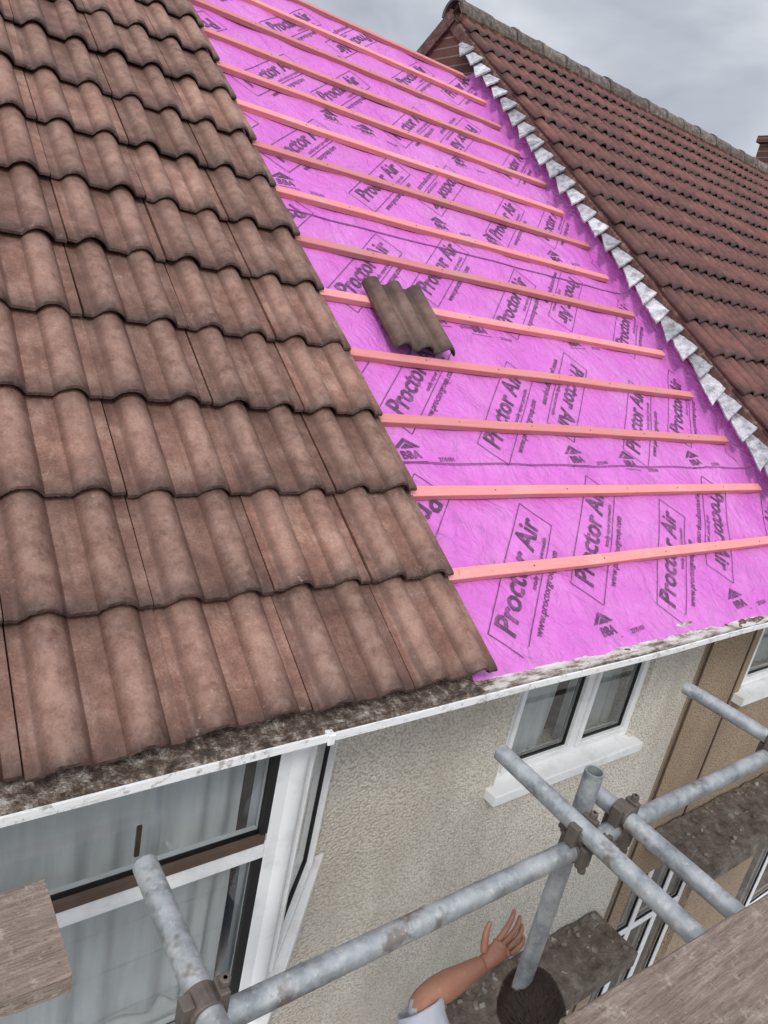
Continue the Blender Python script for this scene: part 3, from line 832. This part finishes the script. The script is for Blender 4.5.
# head
HC=V3(1.480,.745,-1.855)
fd=Vector((.45,.87,-.15)).normalized(); sdv=fd.cross(EZ).normalized(); up=sdv.cross(fd)
def HP(a,b_,c): return HC+sdv*a+fd*b_+up*c
def headshape(th,ph,hair=False):
    x=sin(th)*cos(ph);y=sin(th)*sin(ph);z=cos(th)
    rx,ry,rz=.078,.098,.118
    X=x*rx;Y=y*ry;Z=z*rz
    if z<-.1:
        k=1-.32*min(1,(-z-.1)/.9); X*=k; Y*=1-.15*(-z)
        if y>0: Y+=.008*(-z)
    if not hair and y>.3:
        Y+=.024*math.exp(-((x/.16)**2+((z+.12)/.16)**2))
        Y-=.010*(math.exp(-(((x-.4)/.18)**2+((z-.02)/.10)**2))+math.exp(-(((x+.4)/.18)**2+((z-.02)/.10)**2)))
        Y+=.007*math.exp(-((x/.3)**2+((z+.50)/.06)**2)); Y+=.006*math.exp(-((x/.3)**2+((z-.14)/.08)**2))
    return X,Y,Z
nth,nph=60,90
V=[];F=[]
for i in range(nth+1):
    for j in range(nph):
        X,Y,Z=headshape(pi*i/nth,2*pi*j/nph); V.append(HP(X,Y,Z))
for i in range(nth):
    for j in range(nph): F.append((i*nph+j,i*nph+(j+1)%nph,(i+1)*nph+(j+1)%nph,(i+1)*nph+j))
mk('head',V,F,M['skin'],man,True)
V=[]
for i in range(nth+1):
    for j in range(nph):
        th=pi*i/nth;ph=2*pi*j/nph
        lim=(.36 if sin(ph)>.55 else (.50 if sin(ph)>-.1 else .66))*pi
        t=min(th,lim); X,Y,Z=headshape(t,ph,True)
        g=1.08 if th<=lim else 1.0
        nz=.006*noise.fractal(Vector((X*50,Y*50,Z*50)),1,2,4)
        l=Vector((X,Y,Z)); l=l*g+l.normalized()*nz
        V.append(HP(*l))
mk('hair',V,F,M['hair'],man,True)
V2=[];F2=[]
for _ in range(6500):
    z=random.uniform(.0,1);ph=random.uniform(0,2*pi);th=math.acos(z)
    lim=(.36 if sin(ph)>.55 else .5)*pi
    if th>lim: continue
    X,Y,Z=headshape(th,ph,True); p=HP(X*1.07,Y*1.07,Z*1.07)
    nr=(p-HC).normalized(); fl=(fd*.9+sdv*(.5*sin(ph*2)+random.gauss(0,.35))+up*-.1); fl=(fl-nr*fl.dot(nr)).normalized()
    sdx=nr.cross(fl)*.0008
    q1=p+nr*.008+fl*.010; q2=p+nr*.011+fl*.026
    k=len(V2); V2+=[p-sdx,p+sdx,q1+sdx,q1-sdx,q2]; F2+=[(k,k+1,k+2,k+3),(k+3,k+2,k+4)]
mk('hair_strands',V2,F2,M['hair'],man)
b=MB()
for sx in (-1,1):
    b.tube(HP(sx*.031,.070,.004),HP(sx*.031,.083,.004),.011,cap=False,seg=12)
b.obj('eyes',M['eye'],man)
b=MB()
for sx in (-1,1):
    vs=[];n=14
    for i in range(n):
        a=2*pi*i/n; vs.append(HP(sx*(.077+.010*(1-abs(cos(a)))),-.008+.016*cos(a),-.01+.030*sin(a)))
    vs.append(HP(sx*.074,.0,-.01)); 
    b.add(vs,[(i,(i+1)%n,n) for i in range(n)])
b.obj('ears',M['skin'],man,smooth=True)

# ---------------------------------------------------------------- ground
mk('ground',[(-400,-400,GZ-.14),(400,-400,GZ-.14),(400,400,GZ-.14),(-400,400,GZ-.14)],[(0,1,2,3)],M['ground'])
b=MB(); b.box(-30,40,-4.0,YW-.01,GZ-.13,GZ); b.obj('front_garden_paving',M['paving'])
b=MB(); b.box(-30,40,-6.0,-4.13,GZ-.13,GZ-.01); b.obj('pavement',M['paving'])
b=MB(); b.box(-30,40,-6.13,-6.003,GZ-.13,GZ-.008); b.obj('kerb',M['lead2'])
mk('road',[(-60,-12,GZ-.13),(60,-12,GZ-.13),(60,-6.13,GZ-.13),(-60,-6.13,GZ-.13)],[(0,1,2,3)],M['asphalt'])
b=MB(); b.box(-10,2.4,-4.12,-4.005,GZ-.13,GZ+.75); b.box(-10,2.4,-4.14,-3.985,GZ+.751,GZ+.81); b.obj('garden_wall',M['brick'])

# ---------------------------------------------------------------- sky + sun
w=bpy.data.worlds.new('World'); S.world=w; w.use_nodes=True; t=w.node_tree; t.nodes.clear()
N=t.nodes.new; Lk=t.links.new
out=N('ShaderNodeOutputWorld'); mx=N('ShaderNodeMixShader'); b1=N('ShaderNodeBackground'); b2=N('ShaderNodeBackground')
sky=N('ShaderNodeTexSky'); sky.sky_type='NISHITA'; sky.sun_disc=False
SUN_EL=radians(44); 
sun_dir=Vector((-.60,-.72,0)).normalized()*cos(SUN_EL)+EZ*sin(SUN_EL)
sky.sun_elevation=SUN_EL; sky.sun_rotation=math.atan2(sun_dir.x,sun_dir.y)
Lk(sky.outputs[0],b1.inputs[0]); b1.inputs[1].default_value=.1
tc=N('ShaderNodeTexCoord'); mp=N('ShaderNodeMapping'); mp.inputs['Scale'].default_value=(1,1,2.2); mp.inputs['Location'].default_value=(.35,.2,.3)
Lk(tc.outputs['Generated'],mp.inputs[0])
n1=N('ShaderNodeTexNoise'); n1.inputs['Scale'].default_value=2.6; n1.inputs['Detail'].default_value=5; n1.inputs['Roughness'].default_value=.48; n1.inputs['Distortion'].default_value=.3
Lk(mp.outputs[0],n1.inputs['Vector'])
cr=N('ShaderNodeValToRGB'); e=cr.color_ramp.elements; e[0].position=.34; e[0].color=(.36,.39,.44,1); e[1].position=.60; e[1].color=(.84,.86,.90,1)
x=e.new(.47); x.color=(.56,.59,.65,1)
Lk(n1.outputs['Fac'],cr.inputs[0])
dt=N('ShaderNodeVectorMath'); dt.operation='DOT_PRODUCT'; Lk(tc.outputs['Generated'],dt.inputs[0]); dt.inputs[1].default_value=sun_dir
mr=N('ShaderNodeMapRange'); mr.inputs['From Min'].default_value=.10; mr.inputs['From Max'].default_value=.9; mr.inputs['To Min'].default_value=1.0; mr.inputs['To Max'].default_value=2.6
Lk(dt.outputs['Value'],mr.inputs['Value'])
vm=N('ShaderNodeVectorMath'); vm.operation='SCALE'; Lk(cr.outputs[0],vm.inputs[0]); Lk(mr.outputs[0],vm.inputs['Scale'])
Lk(vm.outputs[0],b2.inputs[0]); b2.inputs[1].default_value=1.0
mx.inputs[0].default_value=.9
Lk(b1.outputs[0],mx.inputs[1]); Lk(b2.outputs[0],mx.inputs[2]); Lk(mx.outputs[0],out.inputs[0])
sl_=bpy.data.lights.new('sun','SUN'); sl_.energy=1.5; sl_.angle=radians(11); sl_.color=(1,.96,.9)
so_=bpy.data.objects.new('sun',sl_); S.collection.objects.link(so_); so_.rotation_euler=(-sun_dir).to_track_quat('-Z','Y').to_euler(); so_.location=(0,-5,8)

# ---------------------------------------------------------------- camera
cam=bpy.data.cameras.new('camera'); co=bpy.data.objects.new('camera',cam); S.collection.objects.link(co); S.camera=co
cam.sensor_fit='VERTICAL'; cam.sensor_height=36; cam.lens=36*715/1024; cam.clip_start=.03; cam.clip_end=1500
fw=Vector((.5948,.7414,-.3033)).normalized(); rt=Vector((.8036,-.5671,.1940)); rt=(rt-fw*rt.dot(fw)).normalized(); upv=rt.cross(fw)
mt=Matrix((rt,upv,-fw)).transposed().to_4x4(); mt.translation=Vector((0,-1.267,1.066)); co.matrix_world=mt
S.view_settings.view_transform='Standard'; S.view_settings.look='None'; S.view_settings.exposure=0
